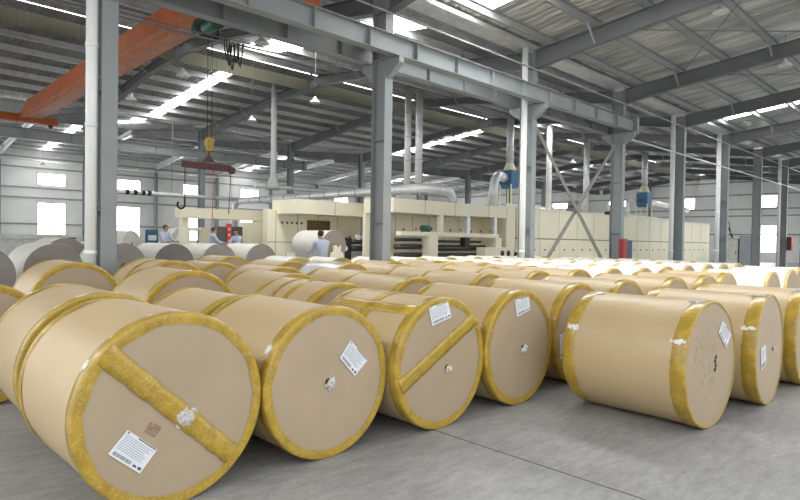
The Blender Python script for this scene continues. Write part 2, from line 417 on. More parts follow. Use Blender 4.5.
# end wall
WY = [15.6, 22.85, 30.1, 37.3, 44.5, 8.4, 1.2]
we = MB(); ys = [-9.0]+[e for w in sorted(WY) for e in (w-1.03, w+1.03)]+[YW+.2]
we.box(X1, X1+.1, -9, YW+.2, 0, .9); we.box(X1, X1+.1, -9, YW+.2, 3.5, 5.15); we.box(X1, X1+.1, -9, YW+.2, 6.35, 9.6)
for a, b in zip(ys[::2], ys[1::2]): we.box(X1, X1+.1, a, b, .9, 3.5); we.box(X1, X1+.1, a, b, 5.15, 6.35)
struct(we.build('wall_end', 'wall_y'))
for w in WY: window('y', w, 1.03, 5.15, 6.35); window('y', w, 1.03, .9, 3.5)
gm = MB()
for z in (4.4, 5.05, 6.45, 7.7, 2.6): gm.box(X1-.1, X1-.01, -9, YW, z-.06, z+.06)
struct(gm.build('trim_4', 'girt'))
pm = MB()
for y in (5, 12, 19.2, 26.4, 33.7, 41): pm.box(X1-.25, X1-.1, y-.1, y+.1, 0, 8.3)
struct(pm.build('trim_5', 'steel'))

# ------------------------------------------------------------------ crane runways and crane
def runway(y, xa, xb, zb, zt, label, stiff):
    t = thing('crane_runway_beam', label, 'beam', ((xa+xb)/2, y, zb), 0); c = t.location.x; h = zt-zb
    m = MB(); m.box(xa-c, xb-c, -.006, .006, .014, h-.014); m.build('web', 'steel', t)
    m = MB(); m.box(xa-c, xb-c, -.12, .12, 0, .014); m.box(xa-c, xb-c, -.13, .13, h-.014, h); m.build('flange', 'steel', t)
    m = MB(); x = xa+.3
    while x < xb:
        m.box(x-c-.006, x-c+.006, -.11, .11, .014, h-.014); x += stiff
    m.build('stiffener', 'steel', t)
    m = MB(); m.box(xa-c, xb-c, -.03, .03, h, h+.05); m.build('rail', 'steel_dark', t)
    MB().box(xb-c-.02, xb-c+.16, -.14, .14, -.05, h+.12).build('end_stop', 'steel', t)
runway(9.60, -8, 21.35, 5.66, 6.09, 'nearer grey crane runway beam crossing in front of the columns', 1.45)
runway(10.56, -8, 21.35, 5.66, 6.09, 'crane runway beam on the far side of the near columns, carrying the orange crane', 1.45)
runway(31.5, -8, 21.8, 5.95, 6.40, 'distant crane runway beam along the far column row', 2.0)

cr = thing('overhead_crane', 'orange box-girder overhead crane bridge spanning the far bay', 'crane', (6.18, 21, 6.5))
m = MB(); gy0, gy1 = 11.0-21, 30.2-21
prof = [(gy0, .05), (gy0+1.0, .02), (gy1-1.3, .02), (gy1, .30), (gy1, .55), (gy1-.7, .84), (gy0+1.8, .84), (gy0, .45)]
m.prism([(-.19, y, z) for y, z in prof], (.36, 0, 0)); m.build('box_girder', 'orange', cr, .01)
m = MB(); m.box(-.24, .24, gy0+1.0, gy1-1.3, 0, .02); m.build('bottom_flange', 'orange_lip', cr)
m = MB(); m.box(-.2, -.19, gy0+.4, gy1-.9, .36, .38); m.build('web_seam', 'orange_lip', cr)
m = MB(); m.box(-.2, -.19, gy0+1.2, gy1-1.4, .16, .30); m.build('worn_stripe', 'orange_lip', cr)
for y, z0, ln in ((10.56-21, -.10, 1.4), (31.5-21, .19, 1.5)):
    m = MB(); m.box(-ln, ln, y-.13, y+.13, z0, z0+.36); e = m.build('end_truck', 'orange', cr, .01)
    for x in (-ln+.3, ln-.3): MB().tube([(x, y-.05, z0-.03), (x, y+.05, z0-.03)], .10, 16).build('wheel', 'black', e)
m = MB(); m.box(-.17, .15, 10.56-21+.13, gy0+.02, .06, .26); m.box(-.17, .15, gy1-.02, 31.5-21-.13, .32, .52); m.build('girder_neck', 'orange', cr)

ho = thing('hoist_trolley', 'green-motored hoist trolley under the orange crane girder, with hanging hook block', 'hoist', (6.18, 12.69, 6.48))
m = MB(); m.box(-.25, .25, -.40, .35, -.14, -.0); m.build('trolley_frame', 'black', ho)
m = MB(); m.tube([(-.16, -.62, -.27), (-.16, -.12, -.27)], .14, 16); m.build('hoist_motor', 'green', ho, .01)
m = MB(); m.tube([(-.05, .38, -.12), (.2, .38, -.12)], .10, 16); m.tube([(-.2, .46, -.12), (-.05, .46, -.12)], .12, 16); m.build('travel_motor', 'green', ho)
m = MB(); m.tube([(.0, -.10, -.26), (.0, .22, -.26)], .12, 16); m.build('rope_drum', 'blue', ho)
m = MB(); m.box(-.2, .2, -.02, .16, -.42, -.14); m.build('gear_case', 'black', ho)
for y in (-.11, .11): MB().tube([(0, y, -.3), (0, y, -2.72)], .009, 6).build('wire_rope', 'rust', ho)
hb = MB(); hb.prism([(-.06, -.05, -3.0), (-.06, .05, -3.0), (-.06, .10, -2.84), (-.06, .09, -2.68), (-.06, -.09, -2.68), (-.06, -.10, -2.84)], (.12, 0, 0)); hb.tube([(-.08, 0, -2.79), (.08, 0, -2.79)], .105, 18); hb = hb.build('hook_block', 'yellow', ho, .01)
m = MB(); m.tube([(0, 0, -2.98), (0, 0, -3.06)]+[(0, .07*math.sin(t), -3.13+.07*math.cos(t)) for t in [k*.45 for k in range(0, 10)]], .02, 8); m.build('hook', 'rust', hb)
sp = thing('lifting_beam', 'dark red lifting beam slung from the yellow hook block, small hook below its end', 'beam', (6.18, 12.69, 3.20), math.radians(-44.2))
m = MB(); m.beam((-.62, 0, -.01), (.50, 0, -.11), .10, .15); m.build('spreader_bar', 'rust', sp, .01)
m = MB(); m.prism([(-.14, -.02, .05), (.14, -.02, .02), (0, -.02, .24)], (0, .04, 0)); m.build('lifting_eye', 'rust', sp)
m = MB(); m.tube([(-.55, 0, -.07), (-.55, 0, -.82)], .011, 6); m.build('chain', 'black', sp)
m = MB(); m.tube([(-.55, 0, -.80), (-.55, 0, -.92)]+[(-.55-.085+.085*math.cos(t), 0, -.95-.085*math.sin(t)) for t in [k*.4 for k in range(0, 11)]], .024, 8); m.build('hook', 'black', sp)
m = MB(); m.tube([(.52, -.05, -.15), (.52, .05, -.15)], .085, 14); m.build('sheave', 'rust', sp)
m = MB(); m.tube([(.10, 0, -.12), (.08, 0, -1.6)], .009, 6); m.build('pendant_cable', 'red', sp)
m = MB(); m.tube([(.50, 0, -.22), (.46, 0, -1.15)], .010, 6); m.build('chain', 'rust', sp)

# festoon rail with hanging cable loops
fe = thing('festoon_rail', 'thin festoon rail with hanging black cable loops beside the near runway', 'cable rail', (4, 10.9, 5.45))
for dz, r in ((0, .020), (.075, .011)):
    MB().tube([(-9, 0, -.10+dz), (-.35, 0, -.075+dz), (1.1, 0, -.055+dz), (3.0, 0, .03+dz), (5.0, 0, .12+dz)], r, 8).build('rail', 'steel_dark', fe)
for i in range(5):
    x = 1.66+.07*i; d = .40+.08*(i % 3)
    m = MB(); m.tube([(x-.06+.12*k/10, .04*math.sin(i), .02-d*math.sin(PI*k/10)) for k in range(11)], .016, 6); m.build('cable_loop', 'black', fe)
# pipe along the left wall
rail('wall_pipe', 'thin pipe crossing high before the left wall windows', 'pipe', 52.9, 7.35, .06, -8, 36, 'duct')

ip = thing('insulated_pipe', 'white horizontal pipe with black clamps before the left windows, right of the first column', 'pipe', (13, 31.0, 3.78))
MB().tube([(-4, 0, 0), (3.9, 0, 0)], .085, 14).build('pipe', 'white_pipe', ip)
for x in (-2.3, -1.9, -1.5, -1.2): MB().tube([(x-.08, 0, .0), (x+.08, 0, .0)], .14, 12).build('clamp', 'black', ip)
for x in (-3.5, 0, 3.5): MB().tube([(x, 0, .08), (x, 0, 3.9)], .012, 6).build('hanger_rod', 'girt', ip)
# pendant lamps
def lamp_at(x, y, z, top, label):
    t = thing('pendant_lamp', label, 'lamp', (x, y, z), 0, 'pendant factory lamps')
    MB().lathe_z([(.025, .22), (.045, .20), (.06, .14), (.185, .02), (.19, 0), (.18, .0), (.055, .13), (.0, .14)], seg=24).build('lamp_shade', 'shade', t)
    MB().tube([(0,0,.2), (0,0,top-z)], .008, 6).build('cord', 'steel_dark', t)
    MB().ball((0,0,.06), .04, 2).build('bulb', 'white_pipe', t)
def roof_z(y):
    for k, (a, b) in SL.items():
        if a[0] <= y <= b[0]: return slope([a, b])(y)-.2
    return 8.6
for x, y, z, lab in ((7.3, 16.7, 6.2, 'white cone pendant lamp over the bright skylight strip left of centre'),
    (7.42, 12.53, 6.2, 'white pendant lamp just under the near runway beam, right of the hoist'),
    (11.9, 16.56, 6.2, 'white pendant lamp under the kinked rafter left of the tall near column'),
    (15.8, 4.97, 7.3, 'large white pendant lamp high in the near bay roof, top right'),
    (20.4, 4.6, 6.9, 'white pendant lamp below the dark rafter at upper right'),
    (12.01, 20.98, 6.2, 'small white pendant lamp right of the long hanging rope'),
    (7.34, 20.96, 6.2, 'white pendant lamp beside the first column, under the orange girder'),
    (10.06, 44.78, 6.2, 'small distant lamp before the left wall, left of the first column'),
    (15.82, 43.85, 6.2, 'small distant lamp before the left wall, right of the first column'),
    (31.02, 17.52, 6.2, 'white pendant lamp framed between the X brace bars'),
    (36.79, 29.28, 6.2, 'far small lamp over the curved duct left of the blue fan'),
    (51, 17.3, 6.03, 'distant pendant lamp before the end wall, between two downpipe columns')):
    lamp_at(x, y, z, roof_z(y), lab)

# ------------------------------------------------------------------ paper rolls
LEN = 1.07
def jitf(amp, seed):
    rd = random.Random(seed); tab = [rd.uniform(-1, 1) for _ in range(200)]
    return lambda i, k, r: amp*tab[(i*37+k) % 200]
def wrapper_mesh(seed):
    m = MB(); n = 12; R = .5; tabs = [random.Random(seed+i) for i in range(3)]
    ph = [t.uniform(0, 6) for t in tabs]
    def jit(i, k, r):
        a = 2*PI*k/96
        return .0016*math.sin(5*a+ph[0]+i*.4)+.0012*math.sin(11*a+ph[1]-i*.7)+.0008*math.sin(3*i+ph[2])-.0015
    m.lathe_y([(R, .004+(LEN-.008)*i/(n-1)) for i in range(n)], 96, jit, cz=.5); return m
def face_mesh(y):
    m = MB(); rings = m.lathe_y([(.499, y), (.35, y-.001*(1 if y < .5 else -1)), (.2, y), (.04, y)], 72, None, cz=.5)
    m.bm.faces.new(rings[-1]); return m
def tape_mesh(side, face, seed, far=False):
    """tape ring folded over the rim: `side` metres along the wrapper, `face` metres across the end"""
    rd = random.Random(seed); jt = [rd.uniform(-1, 1) for _ in range(96)]; js = [(jt[k]+jt[(k+1)%96]+jt[(k+2)%96])/3 for k in range(96)]
    R = .5; m = MB()
    prof = [(R+.0005, side), (R+.004, side-.004), (R+.0045, side*.5), (R+.004, .008), (R+.001, -.003), (R-.008, -.007), (R-face*.5, -.006), (R-face, -.0035)]
    rings = []
    for i, (r, y) in enumerate(prof):
        ring = []
        for k in range(96):
            a = 2*PI*k/96; q, yy = r, y
            if i == len(prof)-1: q += .010*js[k]
            if i in (0, 1): yy += .008*js[(k*5+7) % 96]
            if i in (2, 5, 6): q += .0012*jt[k]
            if far: yy = LEN-yy
            ring.append(m.bm.verts.new((q*math.cos(a), yy, .5+q*math.sin(a))))
        rings.append(ring)
    for a, b in zip(rings, rings[1:]):
        for k in range(96):
            f = m.bm.faces.new((a[k], b[k], b[(k+1)%96], a[(k+1)%96])); f.smooth = True
    return m
def roll_proto(style, seed):
    t = bpy.data.objects.new('paper_roll', None); COL.objects.link(t); t.empty_display_size = .2
    w = {'kraft': 'kraft', 'white': 'glare_white_wrap', 'film': 'film_wrap', 'wide': 'kraft'}[style]; tp = 'tape_glare' if style == 'white' else 'tape'
    wrapper_mesh(seed).build('wrapper', w, t)
    face_mesh(0).build('end_face', 'kraft_face', t); face_mesh(LEN).build('end_face', 'kraft_face', t)
    s, f = {'wide': (.112, .022), 'white': (.05, .035)}.get(style, (.085, .054))
    tape_mesh(s, f, seed+1).build('edge_tape', tp, t); tape_mesh(s, f, seed+2, True).build('edge_tape', tp, t)
    return t
def tape_strip(root, p0, p1, w, name='cross_tape'):
    """flat tape strip stuck across the near end face, p0/p1 in face coordinates (x, z)"""
    p0, p1 = Vector(p0), Vector(p1); t = (p1-p0); n = 24; d = t.normalized(); q = Vector((-d.y, d.x)); m = MB(); rows = []
    rd = random.Random(5)
    def clip(a):
        o = Vector((a.x, a.y-.5)); l = o.length
        return a if l < .488 else Vector((a.x*.488/l, .5+(a.y-.5)*.488/l))
    for i in range(n+1):
        c = p0+t*i/n; e = w/2*(1+.08*rd.uniform(-1, 1)); rows.append([])
        for u in (-1, -.35, .35, 1):
            a = c+q*e*u; a = clip(a); rows[-1].append(m.bm.verts.new((a.x, -.009-.002*(abs(u) < .5)-.0008*rd.random(), a.y)))
        for u in (-1, 1):
            a = clip(c+q*e*u); rows[-1].append(m.bm.verts.new((a.x, -.004, a.y)))
    for a, b in zip(rows, rows[1:]):
        for k0, k1 in ((4, 0), (0, 1), (1, 2), (2, 3), (3, 5)): m.bm.faces.new((a[k0], a[k1], b[k1], b[k0])).smooth = True
    return m.build(name, 'tape', root)
def paper_label(root, q, barcode=True):
    """printed paper label on the near face; q = four corners (x, z): two of the top edge, then back along the bottom"""
    Q = [Vector(p) for p in q]; m = MB()
    m.prism([(p.x, -.0085, p.y) for p in Q], (0, .004, 0)); lb = m.build('label', 'label', root)
    lb['label'] = 'white printed paper label'
    def P(u, v): a = Q[0].lerp(Q[1], u); b = Q[3].lerp(Q[2], u); return a.lerp(b, v)
    m = MB()
    def bar(u0, u1, v0, v1): m.prism([(p.x, -.0093, p.y) for p in (P(u0, v0), P(u1, v0), P(u1, v1), P(u0, v1))], (0, .0006, 0))
    rd = random.Random(int(abs(Q[0].x*1000)))
    bar(.04, .1, .03, .08); bar(.38, .97, .02, .06)
    for k in range(8): v = .14+.075*k; bar(.05, rd.uniform(.75, .95), v, v+.013)
    if barcode:
        u = .08
        while u < .62: wd = rd.uniform(.012, .03); bar(u, u+wd, .80, .93); u += wd+.02
        bar(.7, .8, .84, .92); bar(.85, .95, .82, .92)
    m.build('printed_text', 'ink', lb)
    return lb
def core_plug(root, x, z, r=.045, seed=3, lean=(.5, -.4)):
    """ragged flat wad of clear film pulled out of the core hole"""
    rd = random.Random(seed); m = MB(); n = 15; core_hole(root, x-lean[0]*r*.55, z-lean[1]*r*.55, r*.62)
    R_ = []; c = m.bm.verts.new((x, -.022, z))
    for ring, (q0, q1, d) in enumerate(((.35, .55, -.026), (.6, 1.0, -.015), (.75, 1.45, -.006))):
        v = []
        for k in range(n):
            a = 2*PI*k/n; q = r*rd.uniform(q0, q1)*(1+.45*(math.cos(a)*lean[0]+math.sin(a)*lean[1]))
            v.append(m.bm.verts.new((x+q*math.cos(a), d+rd.uniform(-.008, .006)*(ring < 2), z+q*math.sin(a))))
        R_.append(v)
    for k in range(n):
        j = (k+1) % n; m.bm.faces.new((c, R_[0][k], R_[0][j]))
        for a, b in zip(R_, R_[1:]): m.bm.faces.new((a[k], b[k], b[j], a[j]))
    b = m.bm.verts.new((x, -.003, z))
    for k in range(n): m.bm.faces.new((b, R_[2][(k+1) % n], R_[2][k]))
    o = m.build('core_plug', 'plug', root); o['label'] = 'crumpled clear film stuffed in the core hole'; return o
def core_hole(root, x, z, r):
    m = MB(); m.tube([(x, -.010, z), (x, .004, z)], r, 16); return m.build('core_hole', 'core', root)
def body_tape(root, ang0, ang1, y0, y1, name='body_tape'):
    """tape stuck on the wrapper between two angles (degrees) and two distances along it"""
    m = MB(); n = max(2, int(abs(ang1-ang0)/4)); k = 6; rows = []
    for i in range(n+1):
        a = math.radians(ang0+(ang1-ang0)*i/n)
        rows.append([m.bm.verts.new((.5035*math.cos(a), y0+(y1-y0)*j/k, .5+.5035*math.sin(a))) for j in range(k+1)])
    for a, b in zip(rows, rows[1:]):
        for j in range(k): m.bm.faces.new((a[j], a[j+1], b[j+1], b[j])).smooth = True
    o = m.build(name, 'tape', root)
    so = o.modifiers.new('t', 'SOLIDIFY'); so.thickness = .0025; so.offset = 0
    return o
PROTO = {s: roll_proto(s, 11+7*i) for i, s in enumerate(('kraft', 'white', 'film', 'wide'))}
USED = set()
def roll(x, y, d, rot=0, style='kraft', label='', group='', length=1.0, spin=0):
    t = PROTO[style] if style not in USED else copy_tree(PROTO[style])
    USED.add(style)
    t.location = (x, y, 0); t.rotation_euler.z = math.radians(rot); t.scale = (d, length, d)
    tag(t, label, 'paper roll', group)
    return t
def sc(q, d): return [(a/d, b/d) for a, b in q]

G1 = 'front row of kraft paper rolls facing the aisle'
# plain copies are taken from the prototypes first; decorated front rolls come at the end of this block
rows = []
WH = 9.6
for nm, lst in (
  ('second', [(1.40,4.46,1.09),(2.53,4.56,1.0),(3.72,4.66,1.06),(4.95,4.78,1.07),(6.45,4.86,1.07),(7.72,4.86,1.07),(8.86,4.82,1.07),(9.98,4.78,1.07),(11.1,4.7,1.06),(12.25,4.72,1.06),(13.4,4.72,1.06),(14.6,4.7,1.06),(15.75,4.72,1.05),(16.9,4.72,1.05)]),
  ('third', [(.90,6.1,1.08),(2.86,6.25,1.13),(4.15,6.12,1.07),(5.4,6.15,1.07),(7.05,6.16,1.07),(8.25,6.12,1.07),(9.5,6.15,1.06),(10.65,6.1,1.06),(11.8,6.12,1.06),(12.95,6.1,1.06),(14.1,6.12,1.06),(15.3,6.1,1.05),(16.5,6.1,1.05),(17.65,6.1,1.05)]),
  ('fourth', [(3.54,8.30,1.16),(4.95,7.62,1.07),(6.2,7.5,1.11),(7.4,7.5,1.07),(8.65,7.42,1.07),(9.82,7.5,1.07),(10.98,7.42,1.06),(12.15,7.42,1.06),(13.35,7.42,1.06),(14.5,7.42,1.05),(15.7,7.42,1.05),(16.9,7.42,1.05),(18.05,7.42,1.05)]),
  ('fifth', [(2.36,8.66,1.14),(4.75,9.3,1.08),(5.95,8.9,1.10),(7.15,8.82,1.07),(8.35,8.72,1.07),(9.62,8.68,1.07),(10.75,8.72,1.06),(11.95,8.75,1.06),(13.1,8.72,1.06),(14.3,8.72,1.06),(15.5,8.72,1.05),(16.7,8.72,1.05),(17.85,8.72,1.05)]),
  ('sixth', [(6.3,11.7,1.1),(7.5,10.95,1.1),(8.75,11.0,1.07),(10.0,10.75,1.07),(11.2,10.7,1.06),(12.4,10.7,1.06),(13.6,10.7,1.06),(14.8,10.9,1.06),(16.0,10.8,1.05),(17.2,10.7,1.05)])):
    rows.append((nm, lst))
LAB = {('second', 0): 'pale kraft roll directly behind the tape-crossed corner roll, its taped rim curving above',
       ('second', 1): 'short low kraft roll wedged behind the two nearest front rolls',
       ('second', 2): 'taped kraft roll with bands round its middle, behind the diamond-labelled front roll',
       ('third', 0): 'kraft roll cut by the left photo edge, behind the pale corner rolls',
       ('third', 1): 'kraft roll with thick yellow rim, raised look, midway right of the first column',
       ('fourth', 0): 'kraft roll with two yellow bands just right of the first column foot',
       ('fourth', 2): 'roll in shiny clear film among the kraft rolls, left of the column by the man',
       ('fifth', 0): 'kraft roll with thin yellow rim in front of the first column and downpipe'}
for nm, lst in rows:
    for i, (x, y, d) in enumerate(lst):
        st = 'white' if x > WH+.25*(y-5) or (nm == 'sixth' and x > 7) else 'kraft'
        if (nm, i) == ('fourth', 2): st = 'film'
        lab = LAB.get((nm, i)) or '%s paper roll with yellow taped rims, %s from the left in the %s row' % ({'white': 'glare-whitened', 'kraft': 'tan kraft', 'film': 'film-wrapped'}[st], ORD[i], nm)
        r = roll(x, y, d, random.uniform(-1.2, 1.2), st, lab, 'paper rolls of the %s row back' % nm)
        if (nm, i) in (('second', 2), ('fourth', 0)): rows_special = r
        if (nm, i) == ('second', 2): K_ROLL = r
        if (nm, i) == ('fourth', 0): E_ROLL = r
# front row
front = [(1.380,3.20,1.076,.8,'kraft paper roll nearest the camera, tape crossing its end above a white label'),
 (2.455,3.19,1.04,.2,'front kraft roll with a diamond-set white label and bare plugged centre'),
 (3.51,3.10,1.05,0,'front kraft roll crossed by diagonal yellow tape under a label near its top'),
 (4.58,3.085,1.06,0,'front kraft roll with upright label above the plug and no cross tape'),
 (5.80,3.15,1.07,0,'kraft roll half hidden behind the lone roll standing out on the floor'),
 (6.90,3.12,1.07,.5,'tan kraft paper roll with yellow rims, sixth from the left in the front row'),
 (8.05,2.98,1.07,0,'tan kraft paper roll with yellow rims, seventh from the left in the front row'),
 (9.30,3.0,1.06,0,'tan kraft paper roll with yellow rims, eighth from the left in the front row'),
 (10.55,3.1,1.06,-.5,'tan kraft paper roll with yellow rims, ninth from the left in the front row'),
 (11.85,2.76,1.06,.4,'tan-ended roll with its upper half showing, left one of two near the right edge'),
 (13.30,2.78,1.06,-.4,'tan-ended roll with its upper half showing, right one of two near the right edge'),
 (14.8,2.95,1.06,.4,'glare-whitened roll past the two half-showing tan ends at the right edge')]
F = []
for i, (x, y, d, r, lab) in enumerate(front):
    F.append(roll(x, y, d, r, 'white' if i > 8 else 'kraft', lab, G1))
F5 = roll(5.187, 1.637, 1.043, -2.9, 'wide', 'kraft roll standing out alone on the floor, side on, with dark torn core', 'wide-taped kraft rolls standing out in the aisle', 1.0)
F6 = roll(6.40, 1.509, 1.042, 1.2, 'wide', 'wide-taped kraft roll behind the lone roll, label low on its end', 'wide-taped kraft rolls standing out in the aisle', 1.0)
F7 = roll(7.63, 1.45, 1.04, 0, 'wide', 'wide-taped kraft roll cut by the right photo edge', 'wide-taped kraft rolls standing out in the aisle', 1.0)

def dec(root, d, lab=None, plug=None, tape=None, seed=3):
    if lab: paper_label(root, sc(lab, d))
    if plug: core_plug(root, plug[0]/d, plug[1]/d, plug[2], seed)
    if tape: tape_strip(root, *sc(tape, d), .108)
dec(F[0], 1.078, [(-.266,.479),(-.109,.337),(-.202,.229),(-.365,.375)], (.040,.492,.050), [(-.40,.915),(.345,.195)], 3)
st = MB(); q = sc([(-.145,.50),(-.085,.455),(-.125,.405),(-.185,.45)], 1.085)
st.prism([(p[0], -.004, p[1]) for p in q[:2]]+[(q[1][0]-.012, -.004, q[1][1]-.018), (q[0][0]-.012, -.004, q[0][1]-.018)], (0, .003, 0))
for k in range(2):
    a = Vector(q[0]).lerp(Vector(q[3]), .45+.3*k); b = Vector(q[1]).lerp(Vector(q[2]), .45+.3*k)
    st.prism([(a.x, -.004, a.y), (b.x, -.004, b.y), (b.x-.006, -.004, b.y-.008), (a.x-.006, -.004, a.y-.008)], (0, .003, 0))
st.build('stamp_mark', 'stamp', F[0])
dec(F[1], 1.04, [(.166,.79),(.328,.63),(.207,.532),(.07,.678)], (-.012,.517,.038), None, 4)
dec(F[2], 1.05, [(-.182,.979),(.041,1.02),(.087,.887),(-.138,.835)], (.06,.475,.032), [(-.475,.40),(.44,.875)], 5)
dec(F[3], 1.065, [(-.114,.975),(.103,1.004),(.141,.874),(-.077,.821)], (.045,.516,.038), None, 6)
dec(F[4], 1.07, [(-.43,.545),(-.30,.58),(-.28,.33),(-.41,.30)], None, None)
dec(F5, 1.043, [(.202,.866),(.40,.738),(.296,.626),(.121,.772)], None, None)
dec(F6, 1.042, [(-.359,.565),(-.194,.601),(-.151,.418),(-.31,.366)], None, None)
m = MB(); rd = random.Random(9)
for k in range(4): m.ball((.07+.02*(k % 2), -.002, .445+.035*k), .022, 1, (1, .25, .9), .4)
m.build('torn_core', 'core', F5)
m = MB()
for k in range(60):
    a = rd.uniform(-.9, 1.0); u = rd.uniform(-.36, .05); w = .5+rd.uniform(-.30, .42)
    if u*u+(w-.5)**2 > .19: continue
    p = (u, w); g_ = .5+rd.random(); m.prism([(p[0], -.0015, p[1]), (p[0]+.006*g_, -.0015, p[1]-.002), (p[0]+.016*g_, -.0015, p[1]+.018*g_), (p[0]+.008*g_, -.0015, p[1]+.022*g_)], (0, .001, 0))
m.build('scuff_mark', 'scuff', F5)
core_plug(F6, .11, .49, .022, 8)
core_plug(F[9], .0, .5, .03, 12); core_plug(F[10], .0, .5, .03, 13)
# pale strips laid over the tape as modelled highlights
def glint_strip(root, a0, a1, y0, y1):
    """ragged pale strip shaped as a glint on the rim tape"""
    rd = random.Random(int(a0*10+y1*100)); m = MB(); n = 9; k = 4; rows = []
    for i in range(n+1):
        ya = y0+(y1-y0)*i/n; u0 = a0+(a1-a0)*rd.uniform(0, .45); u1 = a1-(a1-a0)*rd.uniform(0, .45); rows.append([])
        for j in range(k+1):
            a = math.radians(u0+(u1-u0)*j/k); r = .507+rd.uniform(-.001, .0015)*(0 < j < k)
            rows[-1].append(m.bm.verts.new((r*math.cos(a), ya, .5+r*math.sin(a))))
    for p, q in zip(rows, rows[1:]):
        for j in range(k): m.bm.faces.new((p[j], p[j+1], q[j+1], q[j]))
    o = m.build('glint_strip', 'film_wrap', root); so = o.modifiers.new('t', 'SOLIDIFY'); so.thickness = .002; so.offset = 0
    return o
glint_strip(F5, 88, 108, .03, .15); glint_strip(F5, 151, 158, .01, .13); glint_strip(F5, 90, 106, LEN-.15, LEN-.03); glint_strip(F5, 149, 158, LEN-.13, LEN-.02)
glint_strip(F6, 92, 108, .02, .14); glint_strip(F6, 150, 156, .01, .13); glint_strip(F7, 94, 110, .01, .13)
glint_strip(F[0], 143, 151, .03, .075); glint_strip(F[1], 143, 156, .045, .095)
# tape over the wrappers that show it
body_tape(F[2], 118, 130, .06, LEN-.02); body_tape(F[2], 60, 175, .50, .60)
body_tape(K_ROLL, 5, 175, .42, .50); body_tape(K_ROLL, 5, 175, .68, .74)
body_tape(E_ROLL, 5, 178, .52, .62)

# grey-ended unwrapped paper reels
def reel(x, y, d, L, rot, label, z=0, endm='grey_end', group='unwrapped grey-ended paper reels'):
    t = thing('paper_reel', label, 'paper roll', (x, y, z), math.radians(rot), group); R = d/2
    m = MB(); m.lathe_y([(R-.004, 0), (R, .02), (R, L-.02), (R-.004, L)], 72, None, cz=R); m.build('paper_layers', 'white_paper', t)
    for yy in (0, L):
        m = MB(); r = m.lathe_y([(R-.004, yy), (R*.6, yy), (.06, yy)], 72, None, cz=R); m.build('end_face', endm, t)
        m = MB(); r = m.lathe_y([(.062, yy-.01 if yy == 0 else yy+.01), (.04, yy-.01 if yy == 0 else yy+.01), (.04, yy+.02 if yy == 0 else yy-.02)], 24, None, cz=R); m.build('core', 'core', t)
    return t
reel(2.1, 14.3, 1.28, 2.0, 0, 'large grey-ended reel cut by the left photo edge')
reel(3.78, 15.7, 1.30, 2.0, 0, 'large grey-ended white reel left of the first column')
reel(5.28, 20.6, 1.42, 2.0, 0, 'grey-ended reel peeping up behind the large reel left of the first column')
reel(6.75, 22.9, 1.3, 2.0, 0, 'far grey-ended reel partly behind the white downpipe')
reel(6.1, 17.9, 1.30, 2.1, 0, 'large grey-ended reel just right of the first column')
reel(7.78, 18.3, 1.30, 2.1, 0, 'grey-ended reel, second right of the first column, darkest end', 0, 'dark_end')
reel(9.52, 18.7, 1.30, 2.1, 0, 'grey-ended reel before the man standing at the red banner')
reel(11.45, 19.2, 1.30, 2.1, 0, 'grey-ended reel, last right of the first column, before the cream machine')
reel(13.2, 17.07, 1.14, 1.9, 0, 'big white reel mounted on the unwind stand beside the man in blue-grey', .70, 'scuff', 'mounted white reel')
reel(10.6, 30.0, 1.3, 1.6, 30, 'far plain white reel raised on a cradle before the left windows', .5, 'white_paper', 'far white reels')

cd_ = thing('reel_cradle', 'low timber-coloured cradle carrying the far plain white reel', 'cradle', (10.6, 30.0, 0), math.radians(30))
for y in (.25, 1.25):
    m = MB(); m.prism([(-.6, y, 0), (.6, y, 0), (.6, y, .62), (.45, y, .62), (.2, y, .525), (0, y, .499), (-.2, y, .525), (-.45, y, .62), (-.6, y, .62)], (0, .12, 0)); m.build('saddle', 'scuff', cd_)
MB().box(-.1, .1, .37, 1.25, .1, .25).build('tie_beam', 'scuff', cd_)

# ------------------------------------------------------------------ production line
us = thing('unwind_stand', 'cream unwind stand holding the big white reel', 'machine', (13.2, 18.02, 0))
for y in (-1.12, 1.12):
    m = MB(); m.prism([(-.5, y-.08, 0), (.5, y-.08, 0), (.22, y-.08, 1.05), (-.22, y-.08, 1.05)], (0, .16, 0)); m.build('side_frame', 'cream', us, .01)
m = MB(); m.tube([(0, -1.2, 1.27), (0, 1.2, 1.27)], .045, 12); m.build('spindle', 'darkroll', us)
m = MB()
for y in (-1.12, 1.12): m.box(-.13, .13, y-.08, y+.08, 1.05, 1.3)
m.build('spindle_bearing', 'cream', us)
m = MB(); m.box(.15, .3, -1.04, 1.04, .12, .3); m.build('tie_beam', 'cream', us)

def panel_seams(root, xs, y, z0, z1, name='panel_seam'):
    for x in xs: MB().box(x-.012, x+.012, y-.006, y, z0, z1).build(name, 'cream_lo', root)
# long drying oven
ov = thing('drying_oven', 'long cream panelled drying oven behind the X brace, running to the end wall', 'oven', (40.15, 19, 0))
m = MB(); m.box(-14.6, 14.2, -1.45, 1.5, 1.75, 3.3); m.build('upper_casing', 'cream', ov, .01)
m = MB(); m.box(-14.6, 14.2, -1.42, 1.5, 0, 1.69); m.build('lower_casing', 'cream', ov, .01)
m = MB(); m.box(-14.6, 14.2, -1.40, 1.48, 1.69, 1.75); m.build('seam_band', 'cream_lo', ov)
panel_seams(ov, [-14.6+2.05*k for k in range(1, 14)], -1.45, 1.75, 3.3)
for k in range(14):
    x = -14.5+2.05*k; d = MB().box(x+.03, x+2.0, -1.46, -1.42, .08, 1.62).build('door', 'cream', ov)
    for q in (.5, 1.5): MB().tube([(x+q, -1.46, 1.12), (x+q, -1.50, 1.12)], .05, 12).build('handle', 'darkroll', d)
m = MB(); m.box(-14.6, 14.3, -1.5, 1.55, 3.3, 3.36); m.build('roof_edge', 'cream', ov)
